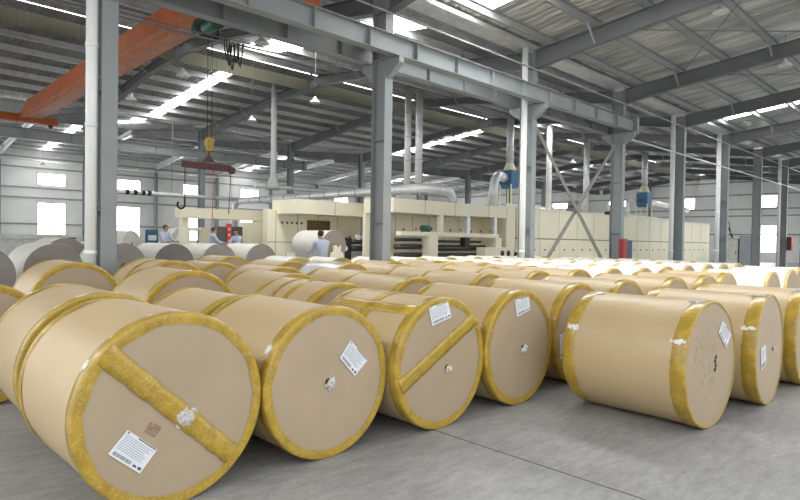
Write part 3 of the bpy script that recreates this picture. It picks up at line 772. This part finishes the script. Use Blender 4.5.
# coating machine with its hood
cm = thing('coating_machine', 'cream coating machine under a long hood, rollers showing, left of the downpipe column', 'machine', (20.5, 18.5, 0))
m = MB(); m.box(-3.9, 1.0, -1.0, .9, 2.68, 3.28); m.build('hood', 'cream', cm, .01)
m = MB(); m.box(1.0, 4.85, -.95, .9, 2.72, 3.30); m.build('hood', 'cream', cm, .01)
panel_seams(cm, [-2.0, .0], -1.0, 2.68, 3.28)
panel_seams(cm, [1.02, 2.6, 4.1], -.95, 2.72, 3.3)
m = MB(); m.box(-3.9, 4.85, .75, .95, 0, 2.7); m.build('back_panel', 'cream', cm)
panel_seams(cm, [-3.2, -2.1, -1.0, .1, 1.2, 2.3, 3.4], .75, .6, 2.65)
m = MB(); m.box(4.1, 4.85, -.95, .9, 0, 2.72); m.build('end_panel', 'cream', cm, .01)
m = MB(); m.box(-3.6, 3.2, -1.15, -.85, 1.72, 1.90); m.build('cross_beam', 'cream', cm)
for x, w in ((-1.9, .55), (2.9, .45)):
    m = MB(); m.box(x, x+w, -1.2, -.8, 0, 1.72 if x > 0 else 1.9); m.build('upright', 'cream', cm, .01)
m = MB(); m.box(1.6, 3.9, -1.55, -1.0, .55, 1.25); g1 = m.build('gear_box', 'cream', cm, .02)
for x in (2.95, 3.45): MB().tube([(x, -1.56, .95), (x, -1.54, .95)], .15, 16).build('port_hole', 'black', g1)
for x0, x1, z, r in ((-3.5, -1.95, 1.55, .07), (-3.5, -1.95, 1.25, .11), (-3.5, -1.95, .9, .1), (-1.25, 2.6, 1.2, .14), (-1.25, 2.6, .8, .16), (-1.25, 2.3, 1.5, .06)):
    MB().tube([(x0, -.7, z), (x1, -.7, z)], r, 16).build('roller', 'darkroll', cm)
m = MB(); m.tube([(-2.2, -1.0, 2.05), (-1.75, -1.0, 2.05)], .14, 16); m.tube([(-1.75, -1.0, 2.05), (-1.6, -1.0, 2.05)], .08, 12); m.box(-2.15, -1.75, -1.1, -.9, 1.9, 2.1); m.build('drive_motor', 'green', cm)
for x in (-1.0, .9, 3.0): MB().box(x, x+.22, -1.0, -.8, 1.9, 2.7).build('hood_post', 'duct' if x > 0 else 'cream', cm)
m = MB(); m.box(.75, 1.1, -1.0, -.7, 1.3, 1.7); m.build('control_head', 'black', cm)
m = MB(); m.box(4.0, 4.5, -1.8, -1.2, 0, .8); m.tube([(4.25, -1.5, .8), (4.25, -1.5, 1.0)], .15, 12); m.build('pump', 'black', cm)
m = MB()
for k in range(9): m.ball((-3.2+.75*k, -.9, 1.98+.03*(k % 3)), .06, 1)
m.build('hand_valve', 'red', cm)
# the section of the line further left
um = thing('splicer_section', 'cream machine wall with brown window and overhanging hood behind the man', 'machine', (15.4, 21, 0))
m = MB(); m.box(-1.85, 2.6, -1.0, .9, 2.55, 3.15); m.build('hood', 'cream', um, .01)
panel_seams(um, [.1], -1.0, 2.55, 3.15)
m = MB(); m.box(-2.3, 2.8, .5, .9, 0, 2.75); m.build('back_panel', 'cream', um, .01)
panel_seams(um, [-1.9, -.8, .3, 1.4], .5, 0, 2.7)
m = MB(); m.box(-2.3, 2.8, .485, .5, 1.35, 1.38); m.build('panel_seam', 'cream_lo', um)
w = MB().box(-.3, .95, .46, .52, 1.5, 2.35).build('window', 'brown', um)
MB().box(.15, .6, .44, .47, 1.5, 1.75).build('display', 'navy', w)
for k in range(5): MB().tube([(-1.6+.25*k, .49, 2.2), (-1.6+.25*k, .46, 2.2)], .05, 10).build('gauge', 'darkroll', um)
m = MB()
for k in range(7): m.ball((1.2+.18*k, .44, 1.1+.28*(k % 3)), .05, 1)
m.build('valve', 'darkroll', um)
gt = thing('conveyor_gantry', 'long low cream beam on posts above the two far men, left of the machine wall', 'gantry', (12.9, 25.3, 0))
m = MB(); m.box(-2.0, 2.2, -.35, .35, 2.36, 2.82); m.build('beam', 'cream', gt, .01)
for x in (-1.75, 1.9): MB().box(x-.14, x+.14, -.2, .2, 0, 2.36).build('post', 'cream', gt)
m = MB(); m.box(-1.9, 2.4, -.4, -.2, .75, .95); m.build('guide_rail', 'white_pipe', um)
for x0, x1, z, r in ((1.15, 2.5, 1.42, .11), (1.2, 2.5, 1.12, .13), (-1.6, .4, .6, .14)): MB().tube([(x0, -.7, z), (x1, -.7, z)], r, 16).build('roller', 'darkroll', um)
for x in (1.05, 2.5): MB().box(x, x+.1, -.85, -.5, 0, 1.6).build('roller_bracket', 'black' if x < 2 else 'cream', um)
for k, (x, z) in enumerate(((.75, 1.12), (1.5, 1.62), (1.95, 1.64))): MB().tube([(x, -.95, z), (x, -.75, z)], .12, 12).build('hand_wheel', 'white_pipe', um)

gc = thing('gear_cover', 'brown and cream rounded machine cover between the pale-shirted man and the cream wall', 'machine', (14.2, 24.2, 0))
m = MB(); m.prism([(-.75, -.3, 0), (.6, -.3, 0), (.6, -.3, 2.0), (.2, -.3, 2.25), (-.75, -.3, 2.25)], (0, .7, 0)); m.build('casing', 'cream', gc, .02)
m = MB(); m.box(-.2, .5, -.34, -.3, .5, 1.15); m.build('opening', 'brown', gc)

# hoist cabinet with red banner near the men
hc = thing('machine_cabinet', 'dark cabinet with a red vertical banner, between the two far men', 'cabinet', (12.36, 23.55, 0))
m = MB(); m.box(-.32, .5, -.4, .4, 0, 2.0); m.build('cabinet_body', 'cabinet_brown', hc, .02)
m = MB(); m.box(.02, .44, -.42, -.4, .3, 1.9); m.build('door', 'cabinet_brown', hc)
bn = MB().box(-.27, -.05, -.45, -.40, .75, 2.12).build('banner', 'red', hc)
m = MB()
for k in range(5):
    z = 1.9-.25*k; m.box(-.22, -.10, -.456, -.45, z-.01, z+.015); m.box(-.175, -.145, -.456, -.45, z-.08, z+.05); m.box(-.21, -.11, -.456, -.45, z-.07, z-.05)
m.build('banner_lettering', 'label', bn)
wk = thing('work_platform', 'low dark steel work platform the two far men stand on', 'platform', (11.7, 22.2, 0))
m = MB(); m.box(-1.9, .9, -.55, .6, .14, .18); m.build('deck', 'darkroll', wk)
for x in (-1.8, .8):
    for y in (-.5, .5): MB().box(x-.04, x+.04, y-.04, y+.04, 0, .14).build('leg', 'darkroll', wk)

# left-hand equipment before the windows
pw = thing('sheet_stand', 'cream stand with a white paper sheet slanting down from it, left of the men', 'stand', (12.6, 27.4, 0))
for x in (-.5, .5):
    m = MB(); m.box(x-.16, x+.16, -.2, .2, 0, 2.0); m.build('post', 'cream', pw)
m = MB(); m.tube([(-.9, 0, 1.9), (.9, 0, 1.9)], .09, 14); m.build('roller', 'white_pipe', pw)
m = MB(); m.prism([(-.9, -.1, 1.95), (-.6, -.1, 1.95), (-1.6, -.1, .5), (-1.95, -.1, .5)], (0, .9, 0)); m.build('paper_web', 'white_paper', pw)
mc = thing('slitter_machine', 'blue and white slitter machine before the left windows', 'machine', (13.3, 33.6, 0))
m = MB(); m.box(-1.3, 1.5, -.5, .5, .3, 1.1); m.build('bed', 'navy', mc, .02)
for x in (-.2, 1.4):
    m = MB(); m.box(x, x+.22, -.6, .6, 0, 1.9); m.build('side_frame', 'cream', mc, .01)
m = MB(); m.box(-.9, -.1, -.56, -.5, 1.15, 1.9); m.build('control_panel', 'blue', mc)
m = MB(); m.box(-.75, -.3, -.58, -.56, 1.3, 1.6); m.build('screen', 'label', mc)
for z in (.5, .8): MB().tube([(-1.2, -.62, z), (1.4, -.62, z)], .08, 12).build('roller', 'duct', mc)
wb = thing('white_machine', 'low white machine along the left wall, left of the first column', 'machine', (7.8, 36, 0))
m = MB(); m.box(-3, 3.4, -.8, .8, 0, 1.55); m.build('casing', 'cab_white', wb, .03)
m = MB(); m.box(-2.6, -2.0, -.83, -.8, 1.0, 1.45); m.box(1.3, 1.7, -.83, -.8, 1.0, 1.4); m.build('panel', 'navy', wb)
m = MB(); m.box(-3, 3.4, -.9, -.8, 1.25, 1.32); m.build('rail', 'galv', wb)
sf = thing('stacked_sheets', 'long low pallet of white sheets between the left reels and the machines', 'pallet', (7.9, 26.2, 0))
m = MB(); m.box(-1.6, 1.6, -.6, .6, .14, .98); m.build('sheet_pile', 'white_paper', sf, .02)
for y in (-.5, 0, .5): MB().box(-1.6, 1.6, y-.06, y+.06, 0, .14).build('pallet_runner', 'scuff', sf)

# ------------------------------------------------------------------ ducts and fans
def duct(name, label, pts, r, mname='duct', bands=True, cat='duct', group=None):
    b = Vector(pts[-1]); t = thing(name, label, cat, b, 0, group); P = [Vector(p)-b for p in pts]
    MB().tube(P, r, 20).build('duct_pipe', mname, t)
    if bands:
        for a, c in zip(P, P[1:]):
            L = (c-a).length; n = int(L/1.3)
            for k in range(1, n+1):
                q = a.lerp(c, k/(n+1)); d = (c-a).normalized()*.025; rr = r if not isinstance(r, (list, tuple)) else r[0]
                MB().tube([q-d, q+d], rr+.012, 20).build('joint_band', 'girt' if r == .22 else 'galv', t)
    return t
arc = [(19.1, 18.9, 3.9), (19.16, 18.5, 3.9), (19.4, 18.15, 3.9), (19.8, 18.0, 3.9), (20.3, 17.95, 3.88), (20.62, 17.95, 3.78), (20.8, 17.95, 3.6), (20.85, 17.95, 3.29)]
duct('exhaust_pipe', 'long silver exhaust pipe with bands crossing above the cream hood', [(18.85, 34.2, 3.9)]+arc, .22)
duct('exhaust_elbow', 'silver downturn at the far end of the banded exhaust pipe', [(18.84, 34.42, 3.88), (18.8, 34.75, 3.75), (18.78, 34.85, 3.4), (18.78, 34.85, 0)], .2, bands=False)
duct('vertical_duct', 'left one of two silver vertical ducts above the hood', [(19.1, 19.25, 8.5), (19.1, 19.25, 4.12)], .155, group='silver vertical ducts')
duct('vertical_duct', 'right one of two silver vertical ducts above the hood', [(19.12, 18.55, 8.4), (19.12, 18.55, 4.12)], .165, group='silver vertical ducts')
duct('vertical_duct', 'silver vertical duct right of the column, behind the X brace top', [(30.7, 18.9, 8.5), (30.7, 18.9, 3.36)], .17, group='silver vertical ducts')
duct('vertical_duct', 'silver vertical duct beside the column where the X brace ends', [(35.2, 18.9, 8.5), (35.2, 18.9, 3.36)], .19, group='silver vertical ducts')
duct('vertical_duct', 'silver duct rising to the roof above the right blue fan box', [(44.1, 18.9, 8.5), (44.1, 18.9, 5.92)], .22, group='silver vertical ducts')
duct('vertical_duct', 'silver duct rising to the roof above the left blue fan box', [(26.7, 18.9, 8.5), (26.7, 18.9, 5.83)], .2, group='silver vertical ducts')
duct('curved_duct', 'curved silver duct from the hood up to the left blue fan box', [(24.85, 18.6, 3.3), (24.85, 18.6, 4.4), (24.95, 18.6, 4.75), (25.25, 18.65, 5.0), (25.7, 18.75, 5.05), (26.2, 18.9, 5.0)], .24, bands=False)
duct('hopper_duct', 'tall grey duct dropping into a flared hopper left of the far column', [(14.28, 23.0, 8.6), (14.28, 23.0, 4.35), (14.28, 23.0, 3.9), (14.28, 23.0, 3.72)], [.13, .13, .30, .32], 'girt', bands=False)
duct('roof_header', 'horizontal grey header pipe behind the banded exhaust pipe', [(17.5, 30.2, 4.6), (27.5, 30.2, 4.6)], .14)
duct('oven_header', 'silver header pipe lying along the oven top', [(28, 20.0, 3.57), (53, 20.0, 3.57)], .2)
def fan(x, y, z, s, label):
    t = thing('fan_box', label, 'fan', (x, y, z), 0, 'blue duct fan boxes')
    hs = MB().box(-s*.8, s*.8, -s*.8, s*.8, 0, 1.7*s); hs.prism([(-s*.8, -s*.8, 0), (s*.8, -s*.8, 0), (.45*s, -s*.8, -.45*s), (-.45*s, -s*.8, -.45*s)], (0, 1.6*s, 0)); hs.build('housing', 'blue', t, .01)
    m = MB(); m.tube([(s*.8, 0, .5*s), (s*.8+.3, 0, .5*s)], .42*s, 14); m.build('motor', 'navy', t)
    m = MB()
    for sx in (-.8, .8):
        for sy in (-.8, .8): m.box(sx*s-.03, sx*s+.03, sy*s-.03, sy*s+.03, -(z-3.36), 0)
    m.build('support_leg', 'cream', t)
    m = MB(); m.lathe_z([(.78*s, 1.7*s), (.45*s, 2.6*s)], seg=20); m.build('cone_neck', 'cream', t)
fan(26.7, 18.9, 4.66, .46, 'blue fan box just left of the downpipe column, under a silver duct')
fan(44.1, 18.9, 4.55, .52, 'blue fan box on the oven top, right of the X brace')
duct('fan_pipe', 'silver pipe from the right blue fan box towards the end wall', [(44.85, 18.9, 4.8), (53, 18.9, 4.5)], .2)
duct('fan_elbow', 'silver pipe joining the oven top to the right blue fan box', [(43.65, 19.3, 4.9), (42.6, 19.3, 4.9), (42.3, 19.3, 4.75), (42.2, 19.3, 4.5), (42.2, 19.3, 3.37)], .14, bands=False)
for i, x in enumerate((32.5, 37.5, 39.5)):
    t = thing('top_blower', ('dark blower on the oven roof seen between the brace bars', 'small blower on the oven roof right of the brace crossing', 'white-capped blower on the oven roof beside the runway end column')[i], 'blower', (x, 18.3, 3.36), 0, 'small blowers on the oven roof')
    MB().box(-.3, .3, -.3, .3, 0, .3).build('base', ('steel_dark', 'rust', 'cab_white')[i], t); MB().tube([(0, -.2, .5), (0, .2, .5)], .26, 16).build('volute', ('steel_dark', 'cream', 'cab_white')[i], t)

# ------------------------------------------------------------------ cabinets and boxes at the far right
def cabinet(x, y, w, d, h, mname, label, rz):
    t = thing('control_cabinet', label, 'cabinet', (x, y, 0), rz)
    MB().box(-w/2, w/2, -d/2, d/2, .1, h).build('cabinet_body', 'cab_edge', t, .01)
    MB().box(-w/2+.04, w/2-.04, -d/2+.04, d/2-.04, 0, .1).build('plinth', 'black', t)
    n = 2 if w > 1 else 1
    for k in range(n):
        a = -w/2+.03+k*w/n; dd = MB().box(a, a+w/n-.05, -d/2-.02, -d/2, .14, h-.04).build('door', mname, t)
        MB().box(a+w/n-.16, a+w/n-.12, -d/2-.05, -d/2-.02, h*.5, h*.5+.18).build('handle', 'black', dd)
    return t
cabinet(40.2, 11.62, .78, .6, 1.95, 'cab_white', 'tall cream-white control cabinet, left of the bluish grey one', -PI/2)
cabinet(40.2, 10.75, .82, .6, 2.1, 'cab_grey', 'tall bluish grey control cabinet beside the cream-white one', -PI/2)
t = thing('conduit_pair', 'black cables dropping from the end wall to the white cabinet', 'cable', (40.2, 11.6, 1.985))
MB().tube([(0, 0, 0), (.1, .35, .7), (.2, .75, 1.6), (.2, .9, 5.6)], .03, 8).build('cable', 'black', t)
MB().tube([(0, .1, 0), (.1, .3, 1.0), (.2, .8, 1.8)], .025, 8).build('cable', 'black', t)
t = thing('hydrant_cabinet', 'red cabinet with dark blue side at the foot of the runway end column', 'cabinet', (20.85, 9.55, .95))
MB().box(-.42, -.02, -.05, .1, 0, .75).build('cabinet_body', 'fire_red', t, .01); MB().box(.0, .38, -.05, .1, 0, .7).build('side_box', 'navy', t, .01)
MB().box(-.39, -.05, -.065, -.05, .04, .71).build('door', 'fire_red', t)
MB().box(-.38, .34, -.03, .1, -.95, 0).build('stand', 'steel_dark', t)
t = thing('wall_box', 'dark red box on the column right of the bright doorway', 'box', (45.13, 9.66, 1.25))
MB().box(-.25, .25, -.12, .12, 0, .9).build('housing', 'rust', t, .01); MB().box(-.2, .2, -.14, -.12, .06, .84).build('door', 'red', t)

# ------------------------------------------------------------------ people
def skinned(name, verts, edges, mname, parent, sub=2, root=0):
    me = bpy.data.meshes.new(name); me.from_pydata([v[0] for v in verts], edges, []); o = bpy.data.objects.new(name, me); COL.objects.link(o)
    sk = o.modifiers.new('skin', 'SKIN'); sk.use_smooth_shade = True
    for i, v in enumerate(verts):
        d = me.skin_vertices[0].data[i]; r = v[1]; d.radius = r if isinstance(r, tuple) else (r, r); d.use_root = (i == root)
    ss = o.modifiers.new('sub', 'SUBSURF'); ss.levels = sub; ss.render_levels = sub
    dg = bpy.context.evaluated_depsgraph_get(); ev = o.evaluated_get(dg); nm = bpy.data.meshes.new_from_object(ev)
    o.modifiers.clear(); o.data = nm; nm.materials.clear(); nm.materials.append(M[mname]); nm.name = name
    for p in nm.polygons: p.use_smooth = True
    o.parent = parent; return o
def person(label, loc, rz, h, bend=0.0, armL=(.30, .25), armR=(.30, .25)):
    """standing figure facing local -y; arm = (forward lift of upper arm, elbow bend) in radians"""
    t = thing('person', label, 'person', loc, rz, 'workers by the machines'); k = h/1.72
    def S(x, y, z): return (x*k, y*k, z*k)
    nz = -.10*bend
    V = [(S(0,0,.93), (.135,.10)), (S(0,-.01+nz*.3,1.08), (.125,.09)), (S(0,nz*.6,1.25), (.15,.10)), (S(0,nz,1.40), (.13,.085)), (S(0,nz*1.2,1.475), .052),
         (S(0,nz*1.5-.02,1.555), (.066,.075)), (S(0,nz*1.6-.015,1.63), (.075,.09)), (S(0,nz*1.6-.005,1.685), (.055,.065)), (S(0,nz*1.6-.115,1.585), .014)]
    E = [(0,1),(1,2),(2,3),(3,4),(4,5),(5,6),(6,7),(5,8)]
    SH = []; 
    for s, arm in ((-1, armL), (1, armR)):
        b = len(V); a, e = arm
        sh = Vector(S(s*.185, nz, 1.385)); el = sh+Vector((s*.04*k, -math.sin(a)*.29*k, -math.cos(a)*.29*k)); wr = el+Vector((-s*.02*k, -math.sin(a+e)*.25*k, -math.cos(a+e)*.25*k))
        d = (wr-el).normalized(); pa = wr+d*.06*k
        V += [(tuple(sh), .052*k), (tuple(el), .04*k), (tuple(wr), .027*k), (tuple(pa), (.034*k, .018*k))]
        E += [(3,b),(b,b+1),(b+1,b+2),(b+2,b+3)]
        sd = Vector((0, 1, 0)).cross(d); sd = Vector((s, 0, 0)) if sd.length < .1 else Vector((0, -1, 0)) - d*(-d.y)
        sd = sd.normalized(); nrm = d.cross(sd)
        for q, ln in ((-.028, .065), (-.009, .078), (.010, .072), (.028, .055)):
            c = len(V); p0 = pa+sd*q*k+d*.01; V += [(tuple(p0+d*ln*.55*k), .0085), (tuple(p0+d*ln*k+nrm*.015*s), .007)]; E += [(b+3, c), (c, c+1)]
        c = len(V); V += [(tuple(wr+d*.03*k+sd*.045*k), .010), (tuple(wr+d*.075*k+sd*.055*k), .008)]; E += [(b+2, c), (c, c+1)]
        SH.append((sh, el, wr))
    LG = []
    for s in (-1, 1):
        b = len(V); P = [S(s*.09,0,.86), S(s*.10,-.01,.48), S(s*.10,.015,.10), S(s*.105,-.02,.045), S(s*.115,-.15,.03)]
        V += [(P[0], .088), (P[1], .058), (P[2], .04), (P[3], (.042, .04)), (P[4], (.038, .025))]; E += [(0,b),(b,b+1),(b+1,b+2),(b+2,b+3),(b+3,b+4)]; LG.append(P)
    skinned('body', V, E, 'skin', t, 1)
    g = .016
    W = [(S(0,0,.86), (.185,.15)), (S(0,-.01+nz*.3,1.08), (.185,.14)), (S(0,nz*.6,1.25), (.205,.15)), (S(0,nz,1.41), (.19,.135)), (S(0,nz*1.15,1.50), .075)]
    F_ = [(0,1),(1,2),(2,3),(3,4)]
    for sh, el, wr in SH:
        b = len(W); W += [(tuple(sh), .088*k), (tuple(el), .064*k), (tuple(el.lerp(wr, .8)), .048*k)]; F_ += [(3,b),(b,b+1),(b+1,b+2)]
    skinned('shirt', W, F_, 'shirt', t, 1)
    W = [(S(0,0,.95), (.15,.115))]; F_ = []
    for P in LG:
        b = len(W); W += [(P[0], .105), (P[1], .076), ((P[2][0], P[2][1], P[2][2]), .06)]; F_ += [(0,b),(b,b+1),(b+1,b+2)]
    skinned('trousers', W, F_, 'trousers', t, 1)
    hd = S(0, nz*1.6+.005, 1.63); m = MB()
    m.ball((hd[0], hd[1]+.012, hd[2]+.022), .105, 3, (.86, 1.0, .98))
    bmesh.ops.delete(m.bm, geom=[v for v in m.bm.verts if v.co.y < hd[1]-.045 and v.co.z < hd[2]+.055 or v.co.z < hd[2]-.075], context='VERTS')
    for f in m.bm.faces: f.smooth = True
    m.build('hair', 'hair', t)
    for sx in (-1, 1):
        MB().ball((hd[0]+sx*.032, hd[1]-.093, hd[2]-.005), .011, 1).build('eye', 'black', t)
        MB().box(min(sx*.06, sx*.15), max(sx*.06, sx*.15), -.21*k, .07*k, 0, .06).build('shoe', 'black', t)
    m = MB(); m.box(-.025, .025, hd[1]-.083, hd[1]-.070, hd[2]-.082, hd[2]-.074); m.build('mouth', 'rust', t)
    return t
person('person in blue-grey shirt seen from behind, standing by the big white reel', (10.3, 13.85, 0), math.radians(172), 1.75, 1.0, (.5, .9), (.5, .9))
person('person in grey shirt left of the red banner, turned towards it', (10.95, 22.15, .18), math.radians(70), 1.74, .4, (.6, .8), (.5, .9))
person('person in pale shirt right of the red banner, looking down', (12.08, 22.15, .18), math.radians(-60), 1.66, .7, (.6, .8), (.6, .9))

fs = thing('step_platform', 'low dark step where the person by the blue slitter machine stands', 'platform', (8.95, 22.0, 0))
m = MB(); m.box(-.5, .5, -.4, .4, .18, .22); m.build('deck', 'darkroll', fs)
for x in (-.42, .42):
    for y in (-.32, .32): MB().box(x-.03, x+.03, y-.03, y+.03, 0, .18).build('leg', 'darkroll', fs)
person('person in bluish shirt left of the slanting white sheet, before the slitter machine', (8.95, 22.0, .22), math.radians(20), 1.72, .5, (.5, .9), (.6, .8))

# ------------------------------------------------------------------ light, world, camera
w = bpy.data.worlds.new('World'); SC.world = w; w.use_nodes = True
bg = w.node_tree.nodes['Background']; bg.inputs['Color'].default_value = (.96, .99, 1.0, 1); bg.inputs['Strength'].default_value = 1.4

f, th, pitch, rollA = 583.0, math.atan2(600, 583), -math.atan2(9.3, 583), math.atan(.0154)
F0 = Vector((math.cos(th), math.sin(th), 0)); R0 = Vector((math.sin(th), -math.cos(th), 0)); U0 = Vector((0, 0, 1))
Fw = F0*math.cos(pitch)+U0*math.sin(pitch); U1 = U0*math.cos(pitch)-F0*math.sin(pitch)
Rt = R0*math.cos(rollA)+U1*math.sin(rollA); Up = U1*math.cos(rollA)-R0*math.sin(rollA)
cam = bpy.data.cameras.new('camera'); co = bpy.data.objects.new('camera', cam); COL.objects.link(co)
cam.sensor_width = 36; cam.lens = f/800*36; cam.clip_end = 300
mx = Matrix((Rt, Up, -Fw)).transposed().to_4x4(); mx.translation = (0, 0, 1.5); co.matrix_world = mx
SC.camera = co
vs = SC.view_settings; vs.view_transform = 'Standard'; vs.look = 'None'; vs.gamma = 1; vs.use_curve_mapping = False; vs.exposure = .2
SC.cycles.use_denoising = True; SC.cycles.max_bounces = 10; SC.cycles.diffuse_bounces = 6
